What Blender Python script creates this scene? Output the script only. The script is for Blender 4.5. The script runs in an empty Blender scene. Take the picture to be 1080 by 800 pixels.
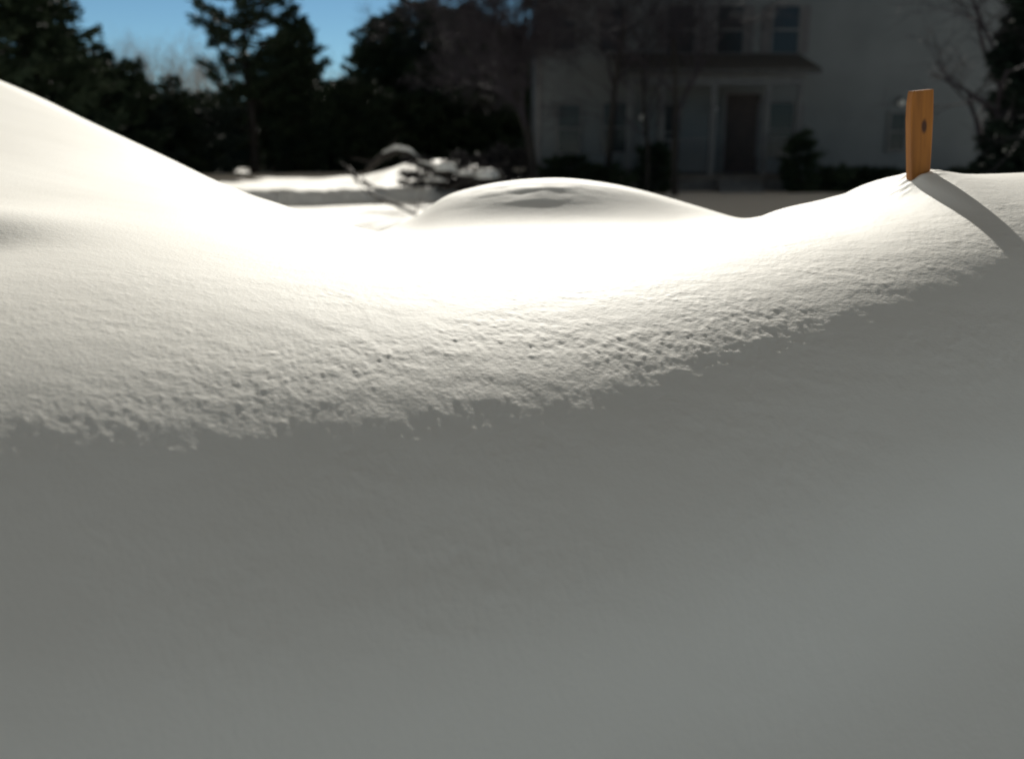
import bpy, math, random
import numpy as np
from mathutils import Vector, Matrix, Quaternion

random.seed(7)
RNG = np.random.default_rng(7)
scene = bpy.context.scene
COL = scene.collection

# ------------------------------------------------------------------ camera geometry
CAM_Z = 1.10
F = 1000.0                      # focal length in units of a 1080-wide frame
PITCH = math.atan((400 - 155) / F)
CP, SP = math.cos(PITCH), math.sin(PITCH)

def at(px, py, y):
    """world point at forward distance y seen in direction (px, py)"""
    u, v = (px - 540) / F, (400 - py) / F
    dy, dz = CP + v * SP, -SP + v * CP
    return (u / dy * y, y, CAM_Z + dz / dy * y)

SUN_AZ, SUN_EL = math.radians(2.0), math.radians(22.5)

# ------------------------------------------------------------------ numpy helpers
def smooth(t):
    t = np.clip(t, 0, 1)
    return t * t * (3 - 2 * t)

def vnoise(x, y, seed):
    """smooth gradient noise, about -1..1"""
    xi, yi = np.floor(x).astype(np.int64), np.floor(y).astype(np.int64)
    xf, yf = x - xi, y - yi
    def g(ix, iy):
        h = (ix * 374761393 + iy * 668265263 + seed * 974711) & 0xffffffff
        h = ((h ^ (h >> 13)) * 1274126177) & 0xffffffff
        a = ((h ^ (h >> 16)) & 0xffff) / 65535.0 * 2 * math.pi
        return np.cos(a), np.sin(a)
    fx, fy = xf**3 * (xf * (xf * 6 - 15) + 10), yf**3 * (yf * (yf * 6 - 15) + 10)
    r = []
    for oy in (0, 1):
        for ox in (0, 1):
            gx, gy = g(xi + ox, yi + oy)
            r.append(gx * (xf - ox) + gy * (yf - oy))
    a = r[0] + (r[1] - r[0]) * fx
    b = r[2] + (r[3] - r[2]) * fx
    return (a + (b - a) * fy) * 1.5

def pchip(xs, ys):
    xs, ys = np.array(xs, float), np.array(ys, float)
    h = np.diff(xs); d = np.diff(ys) / h
    m = np.zeros_like(xs)
    for i in range(1, len(xs) - 1):
        m[i] = (d[i-1] * h[i] + d[i] * h[i-1]) / (h[i-1] + h[i])
    m[0], m[-1] = d[0] * 0, d[-1] * 0
    def f(x):
        x = np.clip(x, xs[0], xs[-1])
        i = np.clip(np.searchsorted(xs, x) - 1, 0, len(xs) - 2)
        t = (x - xs[i]) / h[i]
        t2, t3 = t * t, t * t * t
        return ((2*t3 - 3*t2 + 1) * ys[i] + (t3 - 2*t2 + t) * h[i] * m[i]
                + (-2*t3 + 3*t2) * ys[i+1] + (t3 - t2) * h[i] * m[i+1])
    return f

# crest of the snow bank (direction in the photo and how far away it stands)
CREST = [(-500, 20, 2.9), (-250, 40, 2.9), (-100, 55, 2.85), (0, 89.5, 2.75), (67, 120.5, 2.65), (143, 154.5, 2.5), (227, 192.5, 2.35), (253, 202, 2.28), (307, 219.31, 2.15), (350, 232.96, 2.12), (400, 245, 2.1), (450, 250, 2.08), (520, 250, 2.05), (600, 249, 2.0), (700, 245, 1.95), (765, 236, 1.9), (785, 235, 1.87), (805, 228.5, 1.84), (830, 219.44, 1.8), (880, 207.62, 1.7), (925, 195, 1.6), (948, 185, 1.56), (968, 182, 1.53), (990, 181.46, 1.53), (1015, 183.45, 1.53), (1080, 182.17, 1.52), (1250, 172, 1.55), (1500, 165, 1.6)]
cr = [at(*c) for c in CREST]
crx = [c[0] for c in cr]
f_yc, f_zc = pchip(crx, [c[1] for c in cr]), pchip(crx, [c[2] for c in cr])
TERM = [(-300,468,.65),(0,466,.68),(300,452,.75),(600,420,.84),(850,347,.98),(1080,272,1.13),(1300,250,1.18)]
tr = [at(*c) for c in TERM]
trx = [c[0] for c in tr]
f_yt, f_zt = pchip(trx, [c[1] for c in tr]), pchip(trx, [c[2] for c in tr])
# the round mound in the middle
MOUND = [(410, 243), (440, 228.1), (470, 207.28), (500, 197.49), (545, 189.61), (590, 187.94), (640, 194.13), (700, 209.64), (740, 223.93), (765, 236)]
mo = [at(a, b, 2.08) for a, b in MOUND]
ST = 0.41
STAKE = at(968, 190, 1.50)

def hermite(t, h, p0, m0, p1, m1):
    t2, t3 = t * t, t * t * t
    return (2*t3-3*t2+1)*p0 + (t3-2*t2+t)*h*m0 + (-2*t3+3*t2)*p1 + (t3-t2)*h*m1

f_mz = pchip([mo[0][0]-.25] + [m[0] for m in mo] + [mo[-1][0]+.3],
             [mo[0][2]-.1] + [m[2] for m in mo] + [mo[-1][2]-.1])

def far_ground(x, y):
    z = 0.05 * vnoise(x / 7, y / 7, 3) + 0.015 * vnoise(x / 1.6, y / 1.6, 5)
    # low ploughed berm across the yard, its shaded side towards the camera
    w = smooth((x + 14) / 4) * (1 - smooth((x - 0.6) / 1.6))
    yc = 18.9 + 0.35 * np.sin(x * 0.9) + 0.45 * vnoise(x / 1.1, x * 0, 9) + .2 * vnoise(x / .4, x * 0, 19) + .8 * np.clip(x + 4.4, 0, 4)
    d = y - yc
    st = 0.30 + 0.03 * vnoise(x / .8, x * 0, 12)
    z = z + w * st * smooth(1 + d / 0.45) * (1 - smooth((y - 38) / 12))
    z = z + w * 0.50 * np.exp(-((x + 1.9) / 1.5) ** 2) * smooth((d - .3) / 3.0) * (1 - smooth((d - 3.6) / 4.0))
    return z

def terrain(x, y, fine=True):
    x = np.asarray(x, float); y = np.asarray(y, float)
    yc, zc, yt, zt = f_yc(x), f_zc(x), f_yt(x), f_zt(x)
    g = far_ground(x, y)
    mc = (zc - CAM_Z) / yc * 1.0            # tangent to the line of sight
    # between terminator and crest
    h = yc - yt
    ta = np.clip((y - yt) / h, 0, 1)
    sm_ = ((zc - zt) / h - (ST + mc) / 5) / .6          # even slope, rolling over quickly at both ends
    A = zt + h * (sm_ * ta + (ST - sm_) * (1 - (1 - ta) ** 5) / 5 + (mc - sm_) * ta ** 5 / 5)
    # beyond the crest
    W = 2.6
    t = np.clip((y - yc) / W, 0, 1)
    B = hermite(t, W, zc, mc - .05, g, 0 * g)
    # towards the camera: steeper and steeper
    d = np.clip(yt - y, 0, None)
    e = np.minimum(d, 0.35)
    Cc = zt - ST * d - 0.58 * e * e - 1.16 * 0.35 * np.clip(d - 0.35, 0, None) * 1.0
    street = 0.12
    Cc = np.where(Cc > street + .2, Cc, street + .2 * np.exp(np.clip((Cc - street - .2) / .2, -30, 0)))
    z = np.where(y < yt, Cc, np.where(y < yc, A, B))
    # mound
    base_c = hermite(np.clip((2.08 - yc) / W, 0, 1), W, zc, mc - .05, g, 0 * g)
    hm = np.clip(f_mz(x) - base_c, 0, None) * (1 - smooth((x - .44) / .14))
    wy = np.where(y < 2.08, np.exp(-((y - 2.08) / (0.226 - .03 * smooth((x - .2) / .25))) ** 2), np.exp(-((y - 2.08) / 0.45) ** 2))
    z = z + hm * wy
    # soft undulation
    near = np.exp(-np.clip(y, 0, None) / 6.0)
    below = smooth((yt - .05 - y) / .14)
    z = z + near * below * (.0030 * vnoise(x / .9 + 2, (y - .22 * x) / .13, 51) + .0012 * vnoise(x / .30, (y - .3 * x) / .08, 52)
                            + .0028 * vnoise(x / .34 + 3, y / .22, 21))
    z = z + near * (.0009 * vnoise(x / .34 + 3, y / .22, 24) + .0003 * vnoise(x / .12, y / .07, 22))
    # drift hollow on the left face and on the mound
    z = z + 0.017 * np.tanh((y - 1.13 - .25 * (x + .65)) / .07) * np.exp(-((x + .66) / .11) ** 2 - ((y - 1.13) / .2) ** 2)
    z = z + 0.034 * (np.tanh((y - .57 - .5 * x) / .055) - 1) * below * near
    z = z - 0.004 * np.exp(-((x - 0.02) / .16) ** 2 - ((y - 2.03) / .05) ** 2)
    z = z + .0013 * (vnoise(x / .10, y / .035, 71) + .5 * vnoise(x / .04, y / .02, 72)) * np.exp(-((x - .02) / .17) ** 2 - ((y - 1.98) / .07) ** 2)
    # snow packed up round the stake
    r2 = ((x - STAKE[0]) ** 2 + (y - STAKE[1]) ** 2)
    z = z + (0.0075 + .003 * vnoise(x / .014, y / .014, 73)) * np.exp(-r2 / .038 ** 2) - .006 * np.exp(-r2 / .019 ** 2)
    if fine:
        fade = np.exp(-np.clip(y - .95 - .12 * x, 0, None) / .45) * (.42 + .58 * smooth((x + .5) / .55))
        gx, gy = x + .01 * vnoise(x / .05, y / .05, 40), y + .01 * vnoise(x / .05, y / .05, 41)
        cl = smooth(.5 + vnoise(x / .16, y / .10, 37))
        grain = np.clip(vnoise(x / .013, y / .008, 61) - .40, 0, None) * .0011 + np.clip(vnoise(x / .0075, y / .0058, 62) - .35, 0, None) * .0013
        z = z + fade * (0.00042 * vnoise(gx / .034, gy / .026, 31) + (0.00014 + .00022 * cl) * vnoise(gx / .013, gy / .012, 32)
                        + (0.0001 + .00022 * cl) * vnoise(x / .006, y / .0055, 33) + grain * (.4 + .6 * cl))
    return z

def zat(x, y):
    return float(terrain(np.array([x]), np.array([y]), False)[0])

# ------------------------------------------------------------------ tagging
def tag(o, label=None, cat=None, group=None, kind=None):
    if label: o['label'] = label
    if cat: o['category'] = cat
    if group: o['group'] = group
    if kind: o['kind'] = kind
    return o

def mesh_obj(name, verts, faces, mat, parent=None, smooth_shade=False):
    me = bpy.data.meshes.new(name)
    if isinstance(verts, np.ndarray):
        verts = verts.tolist()
    me.from_pydata(verts, [], faces)
    me.materials.append(mat)
    if smooth_shade:
        me.polygons.foreach_set('use_smooth', [True] * len(me.polygons))
    me.update()
    o = bpy.data.objects.new(name, me)
    COL.objects.link(o)
    if parent: o.parent = parent
    return o

def empty(name, loc):
    o = bpy.data.objects.new(name, None)
    o.location = loc
    COL.objects.link(o)
    return o

class MB:
    def __init__(s): s.v, s.f = [], []
    def box(s, x0, x1, y0, y1, z0, z1):
        n = len(s.v)
        s.v += [(x0,y0,z0),(x1,y0,z0),(x1,y1,z0),(x0,y1,z0),(x0,y0,z1),(x1,y0,z1),(x1,y1,z1),(x0,y1,z1)]
        s.f += [tuple(n + i for i in q) for q in ((0,3,2,1),(4,5,6,7),(0,1,5,4),(1,2,6,5),(2,3,7,6),(3,0,4,7))]
        return s
    def poly_prism(s, pts, y0, y1):
        """closed outline (x,z) extruded along y"""
        n, k = len(s.v), len(pts)
        s.v += [(p[0], y0, p[1]) for p in pts] + [(p[0], y1, p[1]) for p in pts]
        s.f.append(tuple(n + i for i in range(k)))
        s.f.append(tuple(n + k + i for i in reversed(range(k))))
        for i in range(k):
            j = (i + 1) % k
            s.f.append((n + i, n + k + i, n + k + j, n + j))
        return s
    def tube(s, pts, rads, sides=6):
        n0 = len(s.v)
        pts = [Vector(p) for p in pts]
        up = Vector((0, 0, 1))
        for i, p in enumerate(pts):
            d = (pts[min(i+1, len(pts)-1)] - pts[max(i-1, 0)])
            if d.length < 1e-9: d = Vector((0,0,1))
            d.normalize()
            a = d.cross(up if abs(d.z) < .9 else Vector((1,0,0))).normalized()
            b = d.cross(a)
            for k in range(sides):
                an = 2 * math.pi * k / sides
                s.v.append(tuple(p + (a * math.cos(an) + b * math.sin(an)) * rads[i]))
        for i in range(len(pts) - 1):
            for k in range(sides):
                k2 = (k + 1) % sides
                q = n0 + i * sides
                s.f.append((q + k, q + k2, q + sides + k2, q + sides + k))
        s.f.append(tuple(n0 + k for k in reversed(range(sides))))
        q = n0 + (len(pts) - 1) * sides
        s.f.append(tuple(q + k for k in range(sides)))
        return s
    def build(s, name, mat, parent=None, sm=False):
        return mesh_obj(name, s.v, s.f, mat, parent, sm)

# ------------------------------------------------------------------ materials
def new_mat(name):
    m = bpy.data.materials.new(name); m.use_nodes = True
    nt = m.node_tree
    return m, nt, nt.nodes['Principled BSDF']

def noise_mat(name, c1, c2, scale, rough=.8, bump=.3, dist=.02, detail=5, stretch=(1,1,1), spec=.3, transl=0):
    m, nt, b = new_mat(name)
    N, L = nt.nodes, nt.links
    tc = N.new('ShaderNodeTexCoord'); mp = N.new('ShaderNodeMapping'); mp.inputs['Scale'].default_value = stretch
    no = N.new('ShaderNodeTexNoise'); no.inputs['Scale'].default_value = scale; no.inputs['Detail'].default_value = detail
    cr_ = N.new('ShaderNodeValToRGB')
    cr_.color_ramp.elements[0].position, cr_.color_ramp.elements[1].position = .35, .65
    cr_.color_ramp.elements[0].color = (*c1, 1); cr_.color_ramp.elements[1].color = (*c2, 1)
    bp = N.new('ShaderNodeBump'); bp.inputs['Strength'].default_value = bump; bp.inputs['Distance'].default_value = dist
    L.new(tc.outputs['Object'], mp.inputs['Vector']); L.new(mp.outputs[0], no.inputs['Vector'])
    L.new(no.outputs['Fac'], cr_.inputs['Fac']); L.new(cr_.outputs[0], b.inputs['Base Color'])
    L.new(no.outputs['Fac'], bp.inputs['Height']); L.new(bp.outputs[0], b.inputs['Normal'])
    b.inputs['Roughness'].default_value = rough
    b.inputs['Specular IOR Level'].default_value = spec
    return m

def snow_mat():
    m, nt, b = new_mat('snow')
    N, L = nt.nodes, nt.links
    tc = N.new('ShaderNodeTexCoord')
    n1 = N.new('ShaderNodeTexNoise'); n1.inputs['Scale'].default_value = 260; n1.inputs['Detail'].default_value = 3
    n2 = N.new('ShaderNodeTexNoise'); n2.inputs['Scale'].default_value = 3.0; n2.inputs['Detail'].default_value = 4
    L.new(tc.outputs['Object'], n1.inputs['Vector']); L.new(tc.outputs['Object'], n2.inputs['Vector'])
    cr_ = N.new('ShaderNodeValToRGB')
    cr_.color_ramp.elements[0].position, cr_.color_ramp.elements[1].position = .3, .7
    cr_.color_ramp.elements[0].color = (.86, .845, .80, 1); cr_.color_ramp.elements[1].color = (.91, .90, .86, 1)
    L.new(n2.outputs['Fac'], cr_.inputs['Fac']); L.new(cr_.outputs[0], b.inputs['Base Color'])
    bp = N.new('ShaderNodeBump'); bp.inputs['Strength'].default_value = .35; bp.inputs['Distance'].default_value = .0012
    L.new(n1.outputs['Fac'], bp.inputs['Height'])
    L.new(bp.outputs[0], b.inputs['Normal'])
    b.inputs['Roughness'].default_value = .7
    b.inputs['Specular IOR Level'].default_value = .15
    return m

M_snow = snow_mat()
M_needle = noise_mat('needles', (.018,.030,.018), (.045,.062,.034), 1.3, rough=.7, bump=0, spec=.15)
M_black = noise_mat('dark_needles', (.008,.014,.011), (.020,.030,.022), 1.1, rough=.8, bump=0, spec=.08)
M_needle2 = noise_mat('needles_blue', (.020,.032,.028), (.050,.066,.050), 1.1, rough=.7, bump=0, spec=.15)
M_bark = noise_mat('bark', (.022,.018,.015), (.050,.042,.036), 9, stretch=(1,1,.2), bump=.6, dist=.03)
M_twig = noise_mat('twig', (.030,.025,.025), (.06,.052,.05), 6, stretch=(1,1,.3), bump=.3)
M_purple = noise_mat('purple_twig', (.030,.024,.030), (.055,.046,.055), 6, stretch=(1,1,.3), bump=.3)
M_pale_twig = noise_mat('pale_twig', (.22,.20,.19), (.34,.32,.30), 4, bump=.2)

def siding_mat(name, c1, c2, pitch=.12):
    m, nt, b = new_mat(name)
    N, L = nt.nodes, nt.links
    tc = N.new('ShaderNodeTexCoord'); sep = N.new('ShaderNodeSeparateXYZ')
    L.new(tc.outputs['Object'], sep.inputs[0])
    mu = N.new('ShaderNodeMath'); mu.operation = 'DIVIDE'; mu.inputs[1].default_value = pitch
    fr = N.new('ShaderNodeMath'); fr.operation = 'FRACT'
    inv = N.new('ShaderNodeMath'); inv.operation = 'SUBTRACT'; inv.inputs[0].default_value = 1
    L.new(sep.outputs['Z'], mu.inputs[0]); L.new(mu.outputs[0], fr.inputs[0]); L.new(fr.outputs[0], inv.inputs[1])
    bp = N.new('ShaderNodeBump'); bp.inputs['Strength'].default_value = 1; bp.inputs['Distance'].default_value = .02
    L.new(inv.outputs[0], bp.inputs['Height']); L.new(bp.outputs[0], b.inputs['Normal'])
    no = N.new('ShaderNodeTexNoise'); no.inputs['Scale'].default_value = .8; no.inputs['Detail'].default_value = 6
    L.new(tc.outputs['Object'], no.inputs['Vector'])
    cr_ = N.new('ShaderNodeValToRGB')
    cr_.color_ramp.elements[0].position, cr_.color_ramp.elements[1].position = .3, .7
    cr_.color_ramp.elements[0].color = (*c1, 1); cr_.color_ramp.elements[1].color = (*c2, 1)
    L.new(no.outputs['Fac'], cr_.inputs['Fac']); L.new(cr_.outputs[0], b.inputs['Base Color'])
    b.inputs['Roughness'].default_value = .6
    return m
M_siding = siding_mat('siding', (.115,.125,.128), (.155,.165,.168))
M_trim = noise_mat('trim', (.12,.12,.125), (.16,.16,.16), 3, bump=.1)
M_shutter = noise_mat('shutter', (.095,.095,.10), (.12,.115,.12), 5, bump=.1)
M_shingle = noise_mat('shingle', (.05,.05,.052), (.09,.088,.085), 12, stretch=(1,3,1), bump=.5)
M_door = noise_mat('door_paint', (.045,.036,.035), (.06,.045,.042), 4, bump=.05)
M_found = noise_mat('foundation', (.10,.10,.10), (.16,.155,.15), 6, bump=.4)
M_porchfloor = noise_mat('porch_boards', (.10,.09,.08), (.15,.135,.12), 8, bump=.2)
def glass_mat():
    m, nt, b = new_mat('window_glass')
    b.inputs['Base Color'].default_value = (.022,.026,.030,1); b.inputs['Roughness'].default_value = .15; b.inputs['Specular IOR Level'].default_value = .2
    return m
M_glass = glass_mat()
m, nt, b = new_mat('lamp_globe'); b.inputs['Base Color'].default_value = (.8,.78,.74,1); b.inputs['Roughness'].default_value = .3
M_globe = m
M_metal = noise_mat('dark_metal', (.03,.03,.03), (.05,.05,.05), 20, rough=.4, bump=.05)

def stake_mat():
    m, nt, b = new_mat('stake_wood')
    N, L = nt.nodes, nt.links
    tc = N.new('ShaderNodeTexCoord'); mp = N.new('ShaderNodeMapping'); mp.inputs['Scale'].default_value = (60, 60, 5)
    no = N.new('ShaderNodeTexNoise'); no.inputs['Scale'].default_value = 1.6; no.inputs['Detail'].default_value = 7
    no.inputs['Distortion'].default_value = .6
    L.new(tc.outputs['Object'], mp.inputs['Vector']); L.new(mp.outputs[0], no.inputs['Vector'])
    cr_ = N.new('ShaderNodeValToRGB')
    cr_.color_ramp.elements[0].position, cr_.color_ramp.elements[1].position = .3, .72
    cr_.color_ramp.elements[0].color = (.22,.075,.006,1); cr_.color_ramp.elements[1].color = (.38,.140,.014,1)
    L.new(no.outputs['Fac'], cr_.inputs['Fac'])
    # a dark oval knot on the front face
    sub = N.new('ShaderNodeVectorMath'); sub.operation = 'SUBTRACT'; sub.inputs[1].default_value = (.003, -.010, .078)
    sc_ = N.new('ShaderNodeVectorMath'); sc_.operation = 'MULTIPLY'; sc_.inputs[1].default_value = (1/.0045, 0, 1/.011)
    ln = N.new('ShaderNodeVectorMath'); ln.operation = 'LENGTH'
    L.new(tc.outputs['Object'], sub.inputs[0]); L.new(sub.outputs[0], sc_.inputs[0]); L.new(sc_.outputs[0], ln.inputs[0])
    mr = N.new('ShaderNodeMapRange'); mr.inputs['From Min'].default_value = .6; mr.inputs['From Max'].default_value = 1.2
    L.new(ln.outputs['Value'], mr.inputs['Value'])
    mix = N.new('ShaderNodeMix'); mix.data_type = 'RGBA'
    mix.inputs[6].default_value = (.05,.014,.002,1)
    L.new(mr.outputs[0], mix.inputs[0]); L.new(cr_.outputs[0], mix.inputs[7])
    L.new(mix.outputs[2], b.inputs['Base Color'])
    bp = N.new('ShaderNodeBump'); bp.inputs['Strength'].default_value = .4; bp.inputs['Distance'].default_value = .001
    L.new(no.outputs['Fac'], bp.inputs['Height']); L.new(bp.outputs[0], b.inputs['Normal'])
    b.inputs['Roughness'].default_value = .65
    return m
M_stake = stake_mat()

# ------------------------------------------------------------------ ground sheet (snow)
def build_ground():
    th = np.concatenate([np.linspace(-180, -40, 90, endpoint=False), np.linspace(-40, 40, 860, endpoint=False),
                         np.linspace(40, 180, 91)])[:-1]
    r = np.concatenate([[0.02, .1, .18], np.linspace(.25, 2.9, 900, endpoint=False), np.geomspace(2.9, 30, 260, endpoint=False),
                        np.geomspace(30, 900, 60)])
    TH, R = np.meshgrid(np.radians(th), r)
    X, Y = R * np.sin(TH), R * np.cos(TH)
    Z = terrain(X, Y, True)
    nr, nt_ = X.shape
    v = np.stack([X.ravel(), Y.ravel(), Z.ravel()], 1)
    i = np.arange(nr - 1)[:, None] * nt_
    j = np.arange(nt_)[None, :]
    j2 = (j + 1) % nt_
    f = np.stack([i + j, i + j2, i + nt_ + j2, i + nt_ + j], -1).reshape(-1, 4)[:, ::-1]
    me = bpy.data.meshes.new('snow_ground')
    n = len(v)
    me.vertices.add(n); me.vertices.foreach_set('co', v.astype(np.float32).ravel())
    me.loops.add(f.size); me.loops.foreach_set('vertex_index', f.astype(np.int32).ravel())
    me.polygons.add(len(f)); me.polygons.foreach_set('loop_start', np.arange(0, f.size, 4, dtype=np.int32))
    me.polygons.foreach_set('use_smooth', np.ones(len(f), bool))
    me.materials.append(M_snow)
    me.update(); me.validate()
    o = bpy.data.objects.new('snow_ground', me); COL.objects.link(o)
    tag(o, 'deep white snow bank rising before the camera and the snowy yard beyond', kind='structure')
build_ground()

# ------------------------------------------------------------------ stake
sx, sy = STAKE[0], STAKE[1]
def build_stake():
    w, d, H = .0180, .008, .170
    root_z = zat(sx, sy)
    mb = MB()
    # rings up the stake, a slight taper, left shoulder shaved off at the top
    rings = [(-.14, w*.60, w*.60), (-.05, w*.80, w*.78), (0.0, w*.82, w*.80), (.04, w*.90, w*.90), (.090, w, w*.97),
             (.115, w*.95, w*.96), (.128, w*.84, w*.94), (.131, w*.78, w*.90)]
    for z, l, rr in rings:
        mb.v += [(-l,-d*1.0,z),(-l+.0015,-d-.0012,z),(rr-.0015,-d-.0012,z),(rr,-d,z),(rr,d,z),(rr-.0015,d+.0012,z),(-l+.0015,d+.0012,z),(-l,d,z)]
    for i in range(len(rings) - 1):
        for k in range(8):
            mb.f.append((i*8+k, i*8+(k+1)%8, i*8+8+(k+1)%8, i*8+8+k))
    mb.f.append(tuple(reversed(range(8)))); mb.f.append(tuple(range((len(rings)-1)*8, len(rings)*8)))
    o = mb.build('wooden_stake', M_stake)
    o.location = (sx, sy, root_z - .005)
    o.rotation_euler = (math.radians(2), math.radians(-5.5), math.radians(4))
    tag(o, 'orange-brown wooden stake with a dark knot standing in the snow crest', 'stake')
build_stake()

# ------------------------------------------------------------------ trees
def bare_tree(name, x, y, height, label, seed, r0=.12, spread=.55, levels=5, mat=None, group=None, lean=0, first=.3, kids=4, twigs=True, cat='tree'):
    rnd = random.Random(seed)
    root = empty(name, (x, y, zat(x, y) - .05))
    tag(root, label, cat, group)
    trunk, crown = MB(), MB()
    def branch(p, d, L, r, lev):
        n = 5 if lev < 2 else (4 if lev < 4 else 3)
        pts, rad = [p.copy()], [r]
        q, dd = p.copy(), d.copy()
        for i in range(n):
            dd = (dd + Vector((rnd.gauss(0,1), rnd.gauss(0,1), rnd.gauss(0,.6) + (.35 if lev else .1))) * (.05 if lev == 0 else .13)).normalized()
            q = q + dd * (L / n)
            pts.append(q.copy()); rad.append(r * (1 - .55 * (i+1) / n))
        (trunk if lev == 0 else crown).tube(pts, rad, 8 if lev == 0 else (5 if lev < 3 else 3))
        if lev >= levels: return
        k = kids if lev < levels - 1 else kids + 1
        for c in range(k + (2 if lev == 0 else 0)):
            t = first + (1 - first) * (c + rnd.random()) / (k + (2 if lev == 0 else 0)) if lev == 0 else .25 + .75 * (c + rnd.random()) / k
            t = min(t, .99)
            i = min(int(t * n), n - 1); fr = t * n - i
            bp_ = pts[i].lerp(pts[i+1], fr)
            ax = dd.orthogonal().normalized()
            ax = Quaternion(dd, rnd.uniform(0, 6.283)) @ ax
            nd = (Quaternion(ax, rnd.uniform(.6, 1.2) * spread * 1.3) @ dd).normalized()
            branch(bp_, nd, L * rnd.uniform(.48, .72), max(rad[i] * .55, .004), lev + 1)
    branch(Vector((0,0,0)), Vector((lean,0,1)).normalized(), height * .62, r0, 0)
    top = max(p[2] for p in crown.v) / height
    for m_ in (trunk, crown):
        m_.v = [(p[0], p[1], p[2] / top) for p in m_.v]
    trunk.build('trunk', M_bark, root, True)
    crown.build('branches', mat or M_twig, root)
    return root

def tufts(mb_v, mb_f, P, D, size, n, rnd, spread):
    """needle tufts: n thin leaf faces around point P pointing about D"""
    for _ in range(n):
        d = (D + Vector((rnd.gauss(0,.6), rnd.gauss(0,.6), rnd.gauss(0,.45)))).normalized()
        c = P + Vector((rnd.gauss(0,spread), rnd.gauss(0,spread), rnd.gauss(0,spread*.6)))
        s = d.orthogonal().normalized(); s = Quaternion(d, rnd.uniform(0, 6.28)) @ s
        L_ = size * rnd.uniform(.6, 1.4); w = L_ * .17
        n0 = len(mb_v)
        mb_v += [tuple(c - s * w * .5), tuple(c + d * L_ * .5 - s*w), tuple(c + d * L_), tuple(c + d * L_*.5 + s * w)]
        mb_f.append((n0, n0+1, n0+2, n0+3))

def conifer(name, x, y, height, width, label, seed, crown_from=.06, dens=1.0, size=.16, group=None, mat=None, shape=1.0, gaps=.0, cat='tree', rise=.05, trunk_r=None, round_top=False, cut=None):
    """tapered trunk, whorls of limbs, each limb carrying needle tufts"""
    rnd = random.Random(seed)
    root = empty(name, (x, y, zat(x, y) - .05))
    tag(root, label, cat, group)
    tr_r = trunk_r or height * .018 + .04
    trunk = MB()
    pts = [Vector((0,0,0))]
    for i in range(1, 9):
        pts.append(Vector((rnd.gauss(0, .02*height/8), rnd.gauss(0,.02*height/8), height * i / 8)) + Vector((pts[-1].x, pts[-1].y, 0)) * .8)
    trunk.tube(pts, [tr_r * (1 - .93 * i / 8) for i in range(9)], 7)
    limbs = MB(); V, Fc = [], []
    z = height * crown_from
    dz = max(.16, height * .032) / math.sqrt(dens)
    while z < height * .985:
        t = (z / height - crown_from) / (1 - crown_from)
        if round_top:
            R = width * .5 * (math.sin(math.pi * min(1, t * .80 + .18)) ** .6)
        else:
            R = width * .5 * (1 - t) ** shape * (.75 + .25 * min(1, t * 6))
        R = max(R, .12)
        k = 5 + int(R * 2)
        for a in range(k):
            if rnd.random() < gaps: continue
            an = 6.283 * (a + rnd.random()) / k
            Lr = R * rnd.uniform(.62, 1.12)
            base = Vector((0,0,z + rnd.uniform(-dz, dz) * .5))
            d = Vector((math.cos(an), math.sin(an), rise + rnd.gauss(0, .12) + .35 * t))
            P = [base + d * Lr * s_ + Vector((0,0,-.12 * Lr * math.sin(3.14*s_) * (1-t))) for s_ in (0, .35, .7, 1)]
            limbs.tube(P, [tr_r * .30 * (1-t*.6), tr_r*.2*(1-t*.6), tr_r*.12*(1-t*.6), .006], 4)
            nt_ = max(3, int(Lr / (size * .62) * dens * 1.6))
            for q in range(nt_):
                s_ = .22 + .80 * rnd.random() ** .75
                if s_ > 1: s_ = 1
                i = min(2, int(s_ * 3)); pp = P[i].lerp(P[i+1], s_ * 3 - i)
                side = Vector((-d.y, d.x, 0)) * rnd.gauss(0, .20) * Lr * (1.25 - s_)
                tufts(V, Fc, pp + side, d.normalized(), size * 1.15, 6, rnd, size * .45)
        z += dz
    trunk.build('trunk', M_bark, root, True)
    limbs.build('limbs', M_bark, root)
    mesh_obj('crown', V, Fc, mat or M_needle, root)
    return root

def xg(px, y): return (px - 540) / F * y / 1.0
def hgt(py, y):  return CAM_Z + (155 - py) / F * y      # height above ground zero of something whose top is at py

# --- left group, close
conifer('spruce_tree', xg(18, 19), 19, 8.2, 4.6, 'tall dark spruce at the far left edge behind the snow slope', 11, size=.19, dens=1.25)
conifer('spruce_tree', xg(-40, 17), 17, 7.5, 3.8, 'dark spruce cut off by the left edge of the picture', 12, size=.19)
conifer('spruce_tree', xg(72, 22), 22, hgt(22, 22)-.0, 3.0, 'dark spruce with ragged branch tips right of the tall left spruce', 13, size=.17, gaps=.12, dens=1.2)
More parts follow.
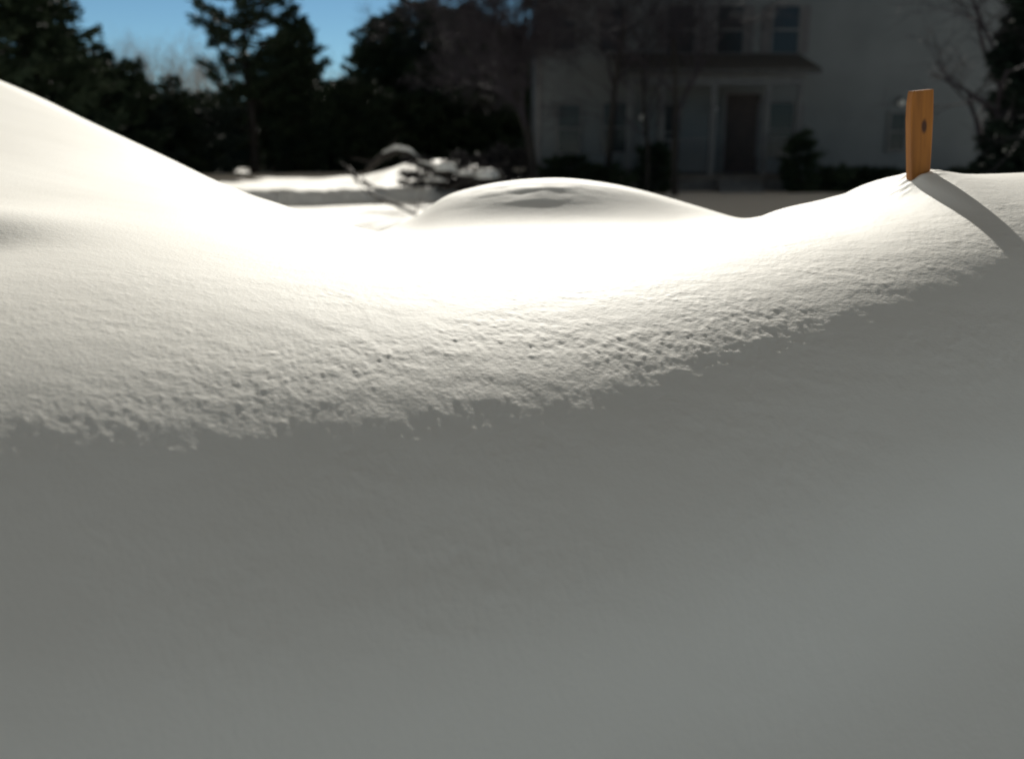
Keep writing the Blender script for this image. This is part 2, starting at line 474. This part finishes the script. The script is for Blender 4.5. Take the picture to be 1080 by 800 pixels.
# --- middle distance row
row = [(108,27,62,3.6,'rounded dark evergreen bush just right of the ragged spruce',True),
       (140,29,90,3.2,'broad evergreen bush under the strip of sky on the left',True),
       (168,31,108,3.0,'low evergreen bush in the dip of the left tree line',True),
       (196,30,84,2.6,'small pointed dark fir left of the open pine',False),
       (228,31,120,2.8,'low dark evergreen at the left foot of the open pine',True),
       (306,33,50,2.2,'dense dark evergreen right behind the open pine',True),
       (324,32,30,2.0,'narrow evergreen with a round head leaning on the pine',True),
       (352,34,92,2.8,'dark evergreen below the sky gap right of the pine',True),
       (384,33,88,2.6,'evergreen bush in the middle of the tree line',True),
       (412,44,30,3.8,'pointed dark cedar left of the broad cedar clump',True),
       (448,45,14,5.0,'broad dark cedar behind the brush pile',True),
       (486,44,22,5.2,'dark cedar between the brush pile and the bare maple',True),
       (530,40,38,4.4,'dark evergreen bush left of the bare maple trunk',True)]
for i, (px, y, top, w, lab, rt) in enumerate(row):
    x = xg(px, y)
    conifer('evergreen_tree', x, y, hgt(top, y) - zat(x, y), w, lab, 30 + i, size=.15, dens=1.25,
            round_top=rt, group='evergreens along the yard edge', mat=M_needle2 if i % 3 == 1 else M_needle, crown_from=.03, shape=.8)

# spiky thin sapling at (385,40)
bare_tree('sapling', xg(389, 47), 47, hgt(32, 47), 'thin spiky sapling against the sky in the middle gap', 77, r0=.028, spread=.35, levels=3, kids=4, first=.45)

# --- open pine
def pine(px, y):
    rnd = random.Random(5)
    x = xg(px, y)
    root = empty('pine_tree', (x, y, zat(x, y) - .05))
    tag(root, 'tall open pine with bare lower trunk standing against the blue sky', 'tree')
    H = hgt(-30, y)
    tk, lb = MB(), MB(); V, Fc = [], []
    P = [Vector((.02*i*math.sin(i), 0, H * i / 9)) for i in range(10)]
    tk.tube(P, [.17 * (1 - .85 * i / 9) for i in range(10)], 8)
    z = H * .33
    while z < H * .99:
        t = (z / H - .33) / .67
        R = 1.65 * (math.sin(math.pi * (.22 + .74 * t)) ** .8)
        k = rnd.choice((3, 4, 5))
        a0 = rnd.uniform(0, 6.28)
        for a in range(k):
            an = a0 + 6.283 * a / k + rnd.gauss(0, .3)
            L_ = max(.35, R * rnd.uniform(.55, 1.15))
            d = Vector((math.cos(an), math.sin(an), rnd.uniform(.10, .55)))
            b0 = Vector((0, 0, z + rnd.uniform(-.12, .12)))
            Q = [b0 + d * L_ * s_ + Vector((0, 0, -.18 * L_ * math.sin(3.1 * s_))) for s_ in (0, .3, .6, .85, 1)]
            lb.tube(Q, [.040, .032, .022, .014, .006], 4)
            for q in range(int(5 + L_ * 5)):
                s_ = rnd.uniform(.35, 1)
                i = min(3, int(s_ * 4)); pp = Q[i].lerp(Q[i+1], min(1, s_ * 4 - i))
                side = Vector((-d.y, d.x, rnd.uniform(.0, .5))).normalized() * rnd.uniform(-.35, .35) * L_ * (1.2 - s_)
                tip = pp + side
                lb.tube([pp, tip], [.010, .005], 3)
                tufts(V, Fc, tip, (d + Vector((0,0,.5))).normalized(), .20, 13, rnd, .08)
        z += rnd.uniform(.20, .34)
    for _ in range(7):      # dead lower stubs
        an = rnd.uniform(0, 6.28); zz = H * rnd.uniform(.18, .4)
        d = Vector((math.cos(an), math.sin(an), .1)); L_ = rnd.uniform(.3, .9)
        lb.tube([Vector((0,0,zz)), Vector((0,0,zz)) + d*L_], [.022, .006], 4)
    tk.build('trunk', M_bark, root, True); lb.build('limbs', M_bark, root)
    mesh_obj('crown', V, Fc, M_needle, root)
pine(275, 31)

# --- distant bare trees, pale in the gap
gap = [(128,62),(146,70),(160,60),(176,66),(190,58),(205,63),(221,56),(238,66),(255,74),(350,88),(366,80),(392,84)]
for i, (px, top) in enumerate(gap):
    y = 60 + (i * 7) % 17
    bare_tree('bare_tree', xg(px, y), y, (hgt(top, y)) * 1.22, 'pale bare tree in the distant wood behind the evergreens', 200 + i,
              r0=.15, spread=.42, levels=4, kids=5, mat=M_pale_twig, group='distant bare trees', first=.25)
# distant evergreens closing the view under the tops
for i in range(17):
    px = -60 + i * 42 + RNG.uniform(-9, 9); y = 44 + RNG.uniform(-4, 7)
    x = xg(px, y)
    conifer('distant_evergreen', x, y, hgt(RNG.uniform(106, 122), y), 5.2, 'dark evergreen in the wood behind the yard', 300 + i,
            size=.26, dens=.85, round_top=True, group='distant evergreens', crown_from=.02, mat=M_needle2 if i % 2 else M_needle)

# --- bare maple by the house and the bare tree at the right edge
bare_tree('maple_tree', xg(561, 21), 21, 7.6, 'bare leafless maple standing at the left corner of the house', 403, r0=.12, spread=.66, levels=6, kids=5, first=.34, mat=M_purple)
bare_tree('maple_tree', xg(636, 24), 24, 8.6, 'second leafless maple right of the first with its twigs across the house wall', 431, r0=.09, spread=.6, levels=5, kids=5, first=.5, mat=M_purple)
bare_tree('maple_tree', xg(505, 47), 47, hgt(-25, 47), 'leafless maple rising out of the dark cedars left of the house', 437, r0=.11, spread=.6, levels=5, kids=5, first=.5, mat=M_purple)
bare_tree('dogwood_tree', xg(679, 23), 23, 6.2, 'slender leafless tree before the left half of the porch', 441, r0=.06, spread=.5, levels=5, kids=4, first=.35, mat=M_purple)
bare_tree('dogwood_tree', xg(709, 22.5), 22.5, 7.0, 'slender leafless tree in front of the porch posts', 442, r0=.08, spread=.5, levels=5, kids=4, first=.4, mat=M_purple)
bare_tree('crabapple_tree', xg(1046, 13.5), 13.5, 4.6, 'bare leafless tree reaching over the right end of the house', 415, r0=.10, spread=.75, levels=4, kids=4, first=.30, lean=-.12, mat=M_purple)
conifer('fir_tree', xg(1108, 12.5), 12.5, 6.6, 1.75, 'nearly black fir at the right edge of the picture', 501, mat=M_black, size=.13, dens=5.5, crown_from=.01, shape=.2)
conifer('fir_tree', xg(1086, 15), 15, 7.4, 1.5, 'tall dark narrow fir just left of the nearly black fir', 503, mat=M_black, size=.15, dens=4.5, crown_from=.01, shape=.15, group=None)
conifer('fir_tree', xg(1190, 13), 13, 5.6, 2.2, 'dark fir outside the right edge behind the black fir', 502, size=.14, dens=1.0, crown_from=.01, shape=.5)

# ------------------------------------------------------------------ house
HY = 27.0
def hx(px, y=HY): return xg(px, y)
def hz(py, y=HY): return hgt(py, y)
def build_house():
    x0, x1 = hx(566), hx(1043)
    gz = .0
    root = empty('house', ((x0+x1)/2, HY, 0))
    ox = (x0+x1)/2
    tag(root, 'grey two-storey house with a covered front porch in its own shade', 'house')
    def B(mb, name, mat, parent=root, sm=False):
        mb.v = [(a - (ox if parent is root else 0), b - (HY if parent is root else 0), c) for a, b, c in mb.v]
        if parent is not root:
            mb.v = [(a - ox, b - HY, c) for a, b, c in mb.v]
        return mb.build(name, mat, parent, sm)
    EAVE = 5.9
    B(MB().box(x0, x1, HY, HY+8, -.3, .35), 'foundation', M_found)
    B(MB().box(x0-.02, x1+.02, HY-.03, HY+8.03, .35, EAVE), 'wall', M_siding)
    # roof: ridge along x
    rb = MB(); o_ = .5; rz = EAVE + 1.5
    for (za, zb, nm, mt) in ((0, .16, 'roof', M_shingle), (.17, .36, 'roof_snow', M_snow)):
        rb = MB()
        a = [(HY-o_, EAVE-.10+za), (HY+4, rz+za), (HY+8+o_, EAVE-.10+za), (HY+8+o_, EAVE-.10+zb), (HY+4, rz+zb), (HY-o_, EAVE-.10+zb)]
        n = len(a)
        rb.v = [(x0-.35, p[0], p[1]) for p in a] + [(x1+.35, p[0], p[1]) for p in a]
        rb.f = [(0,1,4,5),(1,2,3,4),(n+5,n+4,n+1,n),(n+4,n+3,n+2,n+1)] + [(i, n+i, n+(i+1)%n, (i+1)%n) for i in range(n)]
        B(rb, nm, mt)
    B(MB().poly_prism([(x0+.0, 0),(x0+.01,0)], 0, 0) if False else MB().box(x0-.06, x0+.10, HY-.07, HY-.031, .35, EAVE-.12), 'corner_board', M_trim)
    B(MB().box(x1-.10, x1+.06, HY-.07, HY-.031, .35, EAVE-.12), 'corner_board', M_trim)
    B(MB().box(x0-.35, x1+.35, HY-.62, HY-.51, EAVE-.22, EAVE-.06), 'gutter', M_trim)
    def window(px, py0, py1, wpx, shutters=False):
        a, b_ = hx(px - wpx/2), hx(px + wpx/2)
        z1, z0 = hz(py0), hz(py1)
        fr = MB(); t = .07; yf = HY-.034
        fr.box(a-t, b_+t, yf-.05, yf, z1, z1+t); fr.box(a-t, b_+t, yf-.08, yf, z0-t, z0)
        fr.box(a-t, a, yf-.05, yf, z0, z1); fr.box(b_, b_+t, yf-.05, yf, z0, z1)
        zm = (z0+z1)/2; fr.box(a, b_, yf-.045, yf-.01, zm-.025, zm+.025)
        w = B(fr, 'window', M_trim)
        B(MB().box(a+.002, b_-.002, yf-.022, yf-.006, z0+.002, zm-.028), 'pane', M_glass, w)
        B(MB().box(a+.002, b_-.002, yf-.030, yf-.006, zm+.028, z1-.002), 'pane', M_glass, w)
        if shutters:
            for s0, s1 in ((a-t-.21, a-t-.02), (b_+t+.02, b_+t+.21)):
                B(MB().box(s0, s1, yf-.04, yf, z0-.02, z1+.02), 'shutter', M_shutter)
    window(640, 22, 62, 26)
    window(592, 22, 62, 22)
    window(598, 114, 160, 22)
    window(708, 20, 64, 26, True)
    window(757, 20, 64, 26, True)
    window(812, 20, 64, 26, True)
    window(648, 112, 160, 30)
    window(932, 122, 158, 15)
    window(700, 114, 168, 20, False)
    window(812, 112, 165, 26, True)
    # door with lamp
    a, b_ = hx(757), hx(791)
    z0, z1 = .42, 2.5
    yf = HY-.034
    fr = MB().box(a-.1, a, yf-.06, yf, z0, z1+.1).box(b_, b_+.1, yf-.06, yf, z0, z1+.1).box(a, b_, yf-.06, yf, z1, z1+.1)
    B(fr, 'door_frame', M_trim)
    dr = B(MB().box(a+.003, b_-.003, yf-.03, yf-.004, z0, z1-.003), 'door', M_door)
    B(MB().tube([(b_-.1, yf-.03, 1.4), (b_-.1, yf-.08, 1.4)], [.03, .035], 8), 'handle', M_metal, dr)
    for px, py in ((672, 126), (744, 118), (932, 112)):
        lx, lz = hx(px), hz(py)
        l = B(MB().box(lx-.05, lx+.05, yf-.05, yf, lz+.06, lz+.16).box(lx-.03, lx+.03, yf-.14, yf-.03, lz+.09, lz+.12), 'porch_light', M_metal)
        g = MB(); 
        for k in range(5):
            pass
        rr = .085
        pts = [(lx, yf-.12, lz + rr*math.sin(-1.5+k*.5)) for k in range(7)]
        g.tube(pts, [rr*math.cos(-1.5+k*.5)+.004 for k in range(7)], 10)
        B(g, 'globe', M_globe, l, True)
    # porch
    py_ = HY - 1.9
    pa, pb = xg(655, py_), xg(838, py_)
    B(MB().box(pa, pb, py_, HY-.035, .25, .40), 'porch_floor', M_porchfloor)
    B(MB().box(pa+.02, pb-.02, py_+.05, py_+.12, -.3, .249), 'porch_skirt', M_found)
    ez = hgt(84, py_)
    for nm, mt, za, zb in (('porch_roof', M_shingle, 0, .12),):
        pr = MB()
        y0_, y1_ = py_-.3, HY-.036
        zr = ez+.55
        pr.v = [(pa-.25,y0_,ez+za),(pb+.25,y0_,ez+za),(pb+.25,y1_,zr+za),(pa-.25,y1_,zr+za),(pa-.25,y0_,ez+zb),(pb+.25,y0_,ez+zb),(pb+.25,y1_,zr+zb),(pa-.25,y1_,zr+zb)]
        pr.f = [(0,3,2,1),(4,5,6,7),(0,1,5,4),(1,2,6,5),(2,3,7,6),(3,0,4,7)]
        B(pr, nm, mt)
    B(MB().box(pa, pb, py_+.04, py_+.20, ez-.26, ez-.01), 'porch_beam', M_trim)
    for px in (660, 693, 745, 800, 833):
        c = xg(px, py_) 
        B(MB().box(c-.07, c+.07, py_+.05, py_+.19, .401, ez-.262), 'porch_post', M_trim)
    for i, (p0, p1) in enumerate(((662,691),(695,743),(802,831))):
        c0, c1 = xg(p0, py_)+.06, xg(p1, py_)-.06
        r = MB().box(c0, c1, py_+.09, py_+.15, 1.25, 1.31).box(c0, c1, py_+.09, py_+.15, .55, .60)
        k = int((c1-c0)/.13)
        for j in range(1, k):
            xx = c0 + (c1-c0)*j/k
            r.box(xx-.018, xx+.018, py_+.10, py_+.14, .601, 1.249)
        B(r, 'porch_railing', M_trim)
    # steps
    c0, c1 = xg(748, py_)+.05, xg(797, py_)-.05
    B(MB().box(c0, c1, py_-.32, py_-.01, -.3, .26).box(c0, c1, py_-.64, py_-.322, -.3, .12), 'porch_steps', M_found)
    # chimney
    B(MB().box(hx(900), hx(935), HY+3.2, HY+4.4, rz-.6, rz+1.0), 'chimney', M_found)
build_house()

# shrubs at the foot of the house
shr = [(866,24.6,178,1.3,'low dark shrub right of the porch steps'),(892,24.8,180,1.3,'low dark shrub under the blank wall'),
       (920,24.6,179,1.4,'low dark shrub below the narrow window'),(1004,24.4,178,1.4,'low dark shrub right of the stake at the house corner'),
       (1030,24.0,174,1.3,'dark shrub at the right corner of the house'),(686,24.0,150,1.0,'upright dark shrub before the left porch post'),
       (600,24.0,165,1.5,'rounded dark shrub at the left corner of the house'),(836,24.4,140,.9,'tall narrow evergreen at the right end of the porch'),
       (636,23.5,176,1.3,'low dark shrub left of the porch')]
for i, (px, y, top, w, lab) in enumerate(shr):
    x = xg(px, y)
    conifer('shrub', x, y, max(.4, hgt(top, y) - zat(x, y)), w, lab, 600 + i, size=.10, dens=1.8, crown_from=.03, round_top=True,
            group='shrubs along the house', cat='shrub', trunk_r=.03)

# ------------------------------------------------------------------ brush pile on the berm
def snow_clump(name, c, rx, ry, rz, seed, label, group='snow clumps on the brush'):
    nu, nv = 20, 11
    V, Fc = [], []
    rnd = random.Random(seed); ph = [rnd.uniform(0, 6) for _ in range(4)]
    for j in range(nv + 1):
        el = -math.pi/2 + math.pi * j / nv
        for i in range(nu):
            a = 2*math.pi*i/nu
            k = 1 + .16*math.sin(3*a+ph[0]) * math.cos(el) + .10*math.sin(5*a+ph[1]+el*2) + .08*math.sin(el*4+ph[2])
            z = math.sin(el) * rz * k
            if z < 0: z *= .35
            V.append((math.cos(el)*math.cos(a)*rx*k, math.cos(el)*math.sin(a)*ry*k, z))
    for j in range(nv):
        for i in range(nu):
            i2 = (i+1) % nu
            Fc.append((j*nu+i, j*nu+i2, (j+1)*nu+i2, (j+1)*nu+i))
    o = mesh_obj(name, V, Fc, M_snow, None, True); o.location = c
    tag(o, label, 'snow', group)
    return o

BY = 19.3
def log(name, pts_px, rads, label, seed, snow=None, cat='branch', y=BY, twig=5):
    rnd = random.Random(seed)
    pts = [Vector(at(a, b, y + dy)) for a, b, dy in pts_px]
    o0 = pts[0].copy()
    root = empty(name, o0)
    tag(root, label, cat, 'fallen branches of the brush pile')
    rads = [q * .85 for q in rads]
    mb = MB(); mb.tube([p - o0 for p in pts], rads, 7)
    mb.build('stem', M_bark, root, True)
    tw = MB()
    for _ in range(twig):
        i = rnd.randrange(len(pts)-1); p = pts[i].lerp(pts[i+1], rnd.random()) - o0
        d = Vector((rnd.uniform(-1,1), rnd.uniform(-.6,.6), rnd.uniform(.0,.8))).normalized()
        q = p + d * rnd.uniform(.12,.4); q2 = q + (d + Vector((rnd.uniform(-.5,.5),0,rnd.uniform(-.4,.3)))) * .2
        tw.tube([p, q, q2], [.014, .009, .004], 4)
    if twig: tw.build('twigs', M_twig, root)
    if snow:
        a, b_ = snow
        sm_ = MB()
        q = [p - o0 for p in pts[a:b_]]; rr = rads[a:b_]
        sm_.tube([p + Vector((0, 0, r_ * 1.0)) for p, r_ in zip(q, rr)], [r_ * .9 if 0 < i < len(q)-1 else r_*.4 for i, r_ in enumerate(rr)], 8)
        sm_.build('snow_cap', M_snow, root, True)
    return root

log('fallen_log', [(384,183,2.6),(392,175,2.6),(404,165,2.6),(418,159,2.6),(432,161,2.6),(445,170,2.6)], [.04,.07,.09,.08,.06,.03],
    'arched dark log with a cap of snow lying on the snow berm', 1, snow=(2, 6), cat='log')
log('fallen_branch', [(392,205,-1.6),(408,212,-2.2),(424,219,-2.8),(440,227,-3.3)], [.030,.045,.038,.028],
    'dark bare branch sticking out of the bright snow below the berm', 2, twig=3)
log('fallen_branch', [(440,172,.2),(462,178,.0),(488,186,-.2),(512,196,-.3)], [.05,.06,.05,.03],
    'dark branch slanting down to the right end of the berm', 3, snow=(0,3))
log('fallen_branch', [(452,196,-.5),(470,186,-.2),(492,181,.1),(520,178,.3)], [.03,.05,.05,.02],
    'crooked branch crossing over the slanting branch', 4, twig=5)
log('fallen_branch', [(470,200,-.6),(492,191,-.2),(512,186,.1),(530,180,.3)], [.05,.06,.05,.02],
    'branch at the right end of the brush pile beside the round mound', 5, twig=5)
log('fallen_branch', [(368,176,.2),(374,186,.0),(378,193,-.1)], [.02,.05,.03],
    'short dark stub poking out at the left end of the berm top', 6, twig=1)
for i, (px, py, dy, rx, rz, lab) in enumerate([
        (470,178,-.1,.17,.10,'small snow clump highest on the brush pile'),(491,184,-.1,.14,.08,'middle snow clump on the brush pile'),
        (513,186,-.1,.20,.13,'largest snow clump at the right end of the brush pile'),(459,190,-.3,.16,.06,'flat snow clump low on the brush pile')]):
    snow_clump('snow_clump', at(px, py, BY + dy), rx*1.2, .2, rz*1.1, 50 + i, lab)
snow_low = []
for i, (px, w, y, top) in enumerate([(462,1.5,21,168),(500,1.7,21.2,166),(536,1.5,21.4,160)]):
    x = xg(px, y)
    conifer('thicket', x, y, max(.5, hgt(top, y) - zat(x, y)), w, ['low dark thicket behind the left of the brush pile','low dark thicket behind the middle of the brush pile','low dark thicket beside the bare maple foot'][i],
            700 + i, size=.10, dens=1.5, crown_from=.02, round_top=True, group='thickets behind the brush pile', cat='shrub', trunk_r=.03, mat=M_twig)

# ------------------------------------------------------------------ camera, light, world
cam = bpy.data.cameras.new('camera'); co = bpy.data.objects.new('camera', cam); COL.objects.link(co)
co.location = (0, 0, CAM_Z); co.rotation_euler = (math.pi/2 - PITCH, 0, 0)
cam.sensor_width = 36; cam.lens = 36 * F / 1080
cam.clip_start = .02; cam.clip_end = 3000
cam.dof.use_dof = True; cam.dof.focus_distance = 1.15; cam.dof.aperture_fstop = 3.9
scene.camera = co

sun = bpy.data.lights.new('sun', 'SUN'); so = bpy.data.objects.new('sun', sun); COL.objects.link(so)
d = Vector((math.sin(SUN_AZ)*math.cos(SUN_EL), math.cos(SUN_AZ)*math.cos(SUN_EL), math.sin(SUN_EL)))
so.rotation_euler = d.to_track_quat('Z', 'Y').to_euler()
so.location = (0, 0, 20)
sun.energy = 3.7; sun.angle = math.radians(.6); sun.color = (1, .96, .87)

SKY_FILL = (1.62, 1.32, .88); LOWT = (.64, .76, .70); FILL_MIN = .6
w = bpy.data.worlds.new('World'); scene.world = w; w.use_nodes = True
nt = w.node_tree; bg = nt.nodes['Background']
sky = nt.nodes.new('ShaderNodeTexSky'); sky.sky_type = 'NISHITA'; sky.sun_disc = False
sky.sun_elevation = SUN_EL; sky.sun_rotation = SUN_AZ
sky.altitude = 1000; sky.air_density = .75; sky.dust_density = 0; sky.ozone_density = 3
# warm fill added in the unseen upper sky to neutralise the shade; clear sky dimmed
N, L = nt.nodes, nt.links
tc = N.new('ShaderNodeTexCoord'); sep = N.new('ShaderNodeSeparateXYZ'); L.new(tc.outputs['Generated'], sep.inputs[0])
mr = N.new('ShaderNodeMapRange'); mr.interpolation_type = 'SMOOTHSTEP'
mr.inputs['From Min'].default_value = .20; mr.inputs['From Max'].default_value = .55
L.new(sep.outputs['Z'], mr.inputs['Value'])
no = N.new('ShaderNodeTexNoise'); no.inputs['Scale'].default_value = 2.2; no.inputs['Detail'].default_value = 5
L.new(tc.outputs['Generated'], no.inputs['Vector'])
m2 = N.new('ShaderNodeMapRange'); m2.inputs['To Min'].default_value = FILL_MIN; m2.inputs['To Max'].default_value = 1.0
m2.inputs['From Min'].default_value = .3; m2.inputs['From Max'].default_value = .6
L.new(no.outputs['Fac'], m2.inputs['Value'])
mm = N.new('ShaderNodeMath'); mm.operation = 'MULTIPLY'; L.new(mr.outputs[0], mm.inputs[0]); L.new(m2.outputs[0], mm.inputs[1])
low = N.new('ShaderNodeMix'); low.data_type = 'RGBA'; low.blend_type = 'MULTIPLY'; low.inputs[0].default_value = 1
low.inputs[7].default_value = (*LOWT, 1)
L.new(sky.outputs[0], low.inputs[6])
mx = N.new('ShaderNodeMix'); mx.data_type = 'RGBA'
mx.inputs[7].default_value = (*SKY_FILL, 1)
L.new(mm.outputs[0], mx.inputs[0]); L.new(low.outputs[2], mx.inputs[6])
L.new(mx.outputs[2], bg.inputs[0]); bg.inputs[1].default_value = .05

scene.view_settings.view_transform = 'Standard'; scene.view_settings.look = 'None'
scene.view_settings.exposure = .92; scene.view_settings.gamma = 1.0
scene.render.engine = 'CYCLES'
scene.cycles.use_denoising = True
scene.cycles.max_bounces = 5
